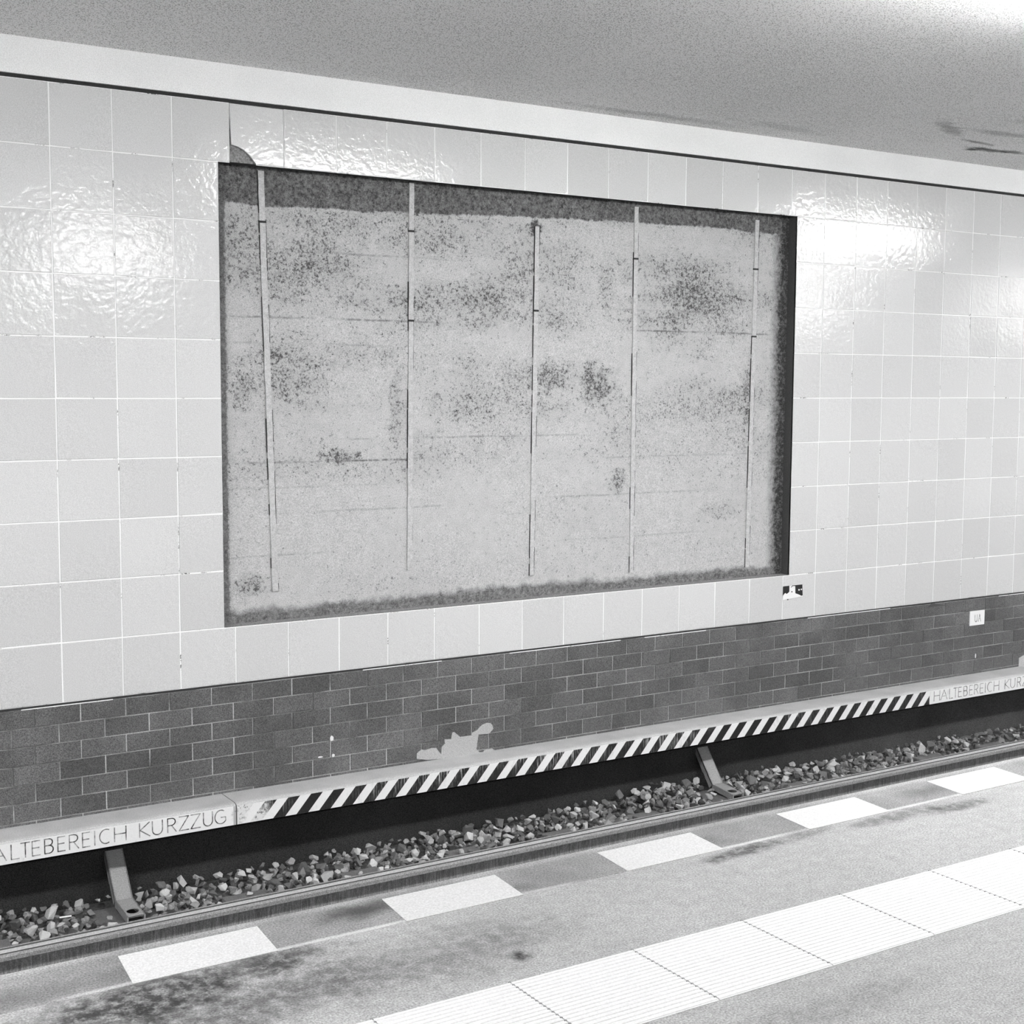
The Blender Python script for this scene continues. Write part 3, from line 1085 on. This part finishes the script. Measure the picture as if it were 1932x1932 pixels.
def kerb(x0, x1, px0, px1, lab, base):
    root = tag(empty('kerb', (base, YF / 2, ZK0)), lab, 'kerb', 'concrete kerbs along the track wall')
    bm = bmesh.new()
    prism(bm, KP, x0, x1)
    mesh_obj('kerb_stone', bm, MAT_KERB, root)
    bm = bmesh.new()
    slab_xz(bm, [(px0, ZK0 + .001), (px1, ZK0 + .001), (px1, ZK1 - .010), (px0, ZK1 - .010)], PAINT_Y, YF + .001)
    fp = mesh_obj('painted_front', bm, MAT_KWHITE, root)
    fp['label'] = 'white painted front face'
    return root


def lettering(root, off, n0, n1):
    for (ch, a, b) in WORD[n0:n1]:
        bm = bmesh.new()
        strokes(bm, ch, a + off, b + off, ZK0 + .020, ZK0 + .091, .0052, PAINT_Y - .0006, PAINT_Y + .0004)
        mesh_obj('letter', bm, MAT_LETTER, root)


k1 = kerb(-6.0, JX - .0025, -6.0, JX - .003, 'concrete kerb with white front lettered HALTEBEREICH KURZZUG, left of the vertical joint', .0)
lettering(k1, 0.0, 0, 19)
bm = bmesh.new()
prism(bm, [(p[0] + .003, p[1] - .002) for p in KP[:5]] + [(.0005, ZK1), (.0005, ZK0 + .01), (YF + .03, ZK0 + .003)], JX - .003, JX + .003)
mesh_obj('joint_shade', bm, MAT_DARKGAP, k1)  # dark insert added to paint the shade inside the open joint
k2 = kerb(JX + .0025, 13.0, JX + .003, 13.0, 'concrete kerb with black and white hazard stripes, right of the vertical joint', 3.0)
lettering(k2, 6.576, 0, 19)
PIT_, BLK0 = .13108, .819 + .064
zt, zb_ = ZK1 - .010, ZK0 + .001
sl = .085 * (zt - zb_) / .097
for k in range(-1, 41):
    b0 = BLK0 + PIT_ * k
    b1 = .819 + PIT_ * (k + 1)
    pl = clip([(b0, zb_), (b1, zb_), (b1 + sl, zt), (b0 + sl, zt)], JX + .004, 6.052)
    if len(pl) < 3:
        continue
    bm = bmesh.new()
    slab_xz(bm, pl, PAINT_Y - .0006, PAINT_Y + .0004)
    mesh_obj('hazard_stripe', bm, MAT_BLACK, k2)

# ------------------------------------------------------------------ sticker and small sign
ST = lambda px, py: (4.798 + (px - 520) / (1235 - 520) * .183, .0275 - (py - (345 - (px - 520) * .095)) / (800 - 345) * .094)
root = tag(empty('sticker', (4.89, -.002, -.02)), 'small black and white sticker on white tiles below the right corner of the bare concrete', 'sticker')
bm = bmesh.new()
slab_xz(bm, [(4.798, .0275), (4.981, .0225), (4.981, -.055), (4.798, -.066)], -.0030, -.0012)
mesh_obj('paper', bm, MAT_PAPER, root)
bm = bmesh.new()
for pl in ([(520, 345), (745, 320), (745, 520), (690, 570), (640, 595), (620, 560), (580, 575), (520, 650)],
           [(955, 300), (1215, 275), (1235, 640), (1190, 655), (1080, 605), (970, 570)],
           [(800, 385), (800, 365), (860, 308), (955, 300), (957, 325), (870, 330)]):
    slab_xz(bm, [ST(*q) for q in pl], -.0036, -.0025)
for (cx, cy, rr) in ((840, 520, 22), (700, 780, 20)):
    slab_xz(bm, [ST(cx + rr * math.cos(i * math.pi / 5), cy + rr * math.sin(i * math.pi / 5)) for i in range(10)], -.0036, -.0025)
mesh_obj('printed_shape', bm, MAT_INK, root)['label'] = 'black printed shapes'
bm = bmesh.new()
for (cx, cy, rr) in ((1095, 455, 30), (1180, 440, 26)):
    slab_xz(bm, [ST(cx + rr * math.cos(i * math.pi / 5), cy + rr * math.sin(i * math.pi / 5)) for i in range(10)], -.0042, -.0032)
mesh_obj('printed_dot', bm, MAT_PAPER, root)['label'] = 'white printed dots'

root = tag(empty('sign', (6.79, -.003, -.36)), 'small square white sign lettered UA on the dark clinker at the right', 'sign')
bm = bmesh.new()
box(bm, (6.706, -.008, -.414), (6.872, .002, -.304), 0, .001)
mesh_obj('sign_plate', bm, MAT_PLATE, root)
for ch, a, b in (('U', 6.762, 6.788), ('A', 6.801, 6.829)):
    bm = bmesh.new()
    strokes(bm, ch, a, b, -.387, -.333, .0045, -.0090, -.0075)
    mesh_obj('letter', bm, MAT_LETTERF, root)

# ------------------------------------------------------------------ lamps of the hall (above the platform edges, outside the picture)
hb = bmesh.new()
box(hb, (-.80, -.17, -.035), (.80, .17, 0), 0, .004)
db = bmesh.new()
box(db, (-.76, -.14, -.105), (.76, .14, -.034), 0)
lamp0 = empty('ceiling_lamp', (0, 0, 0))
h0 = mesh_obj('lamp_housing', hb, MAT_HOUSING, lamp0)
d0 = mesh_obj('diffuser', db, MAT_DIFF, lamp0)
h0.matrix_parent_inverse = Matrix()
d0.matrix_parent_inverse = Matrix()
LX, LS = 3.10, 5.85
first = True
for yy, side in ((-3.5, 'near'), (-10.2, 'far')):
    for k in range(-2, 5):
        if first:
            root, first = lamp0, False
        else:
            root = lamp0.copy()
            COL.objects.link(root)
            for ch in (h0, d0):
                c = ch.copy()
                COL.objects.link(c)
                c.parent = root
        root.location = (LX + LS * k, yy, CZ)
        tag(root, 'flat white fluorescent ceiling lamp of the row above the %s platform edge' % ('track-side' if side == 'near' else 'opposite'), 'lamp', 'ceiling lamps above the %s platform edge' % side)
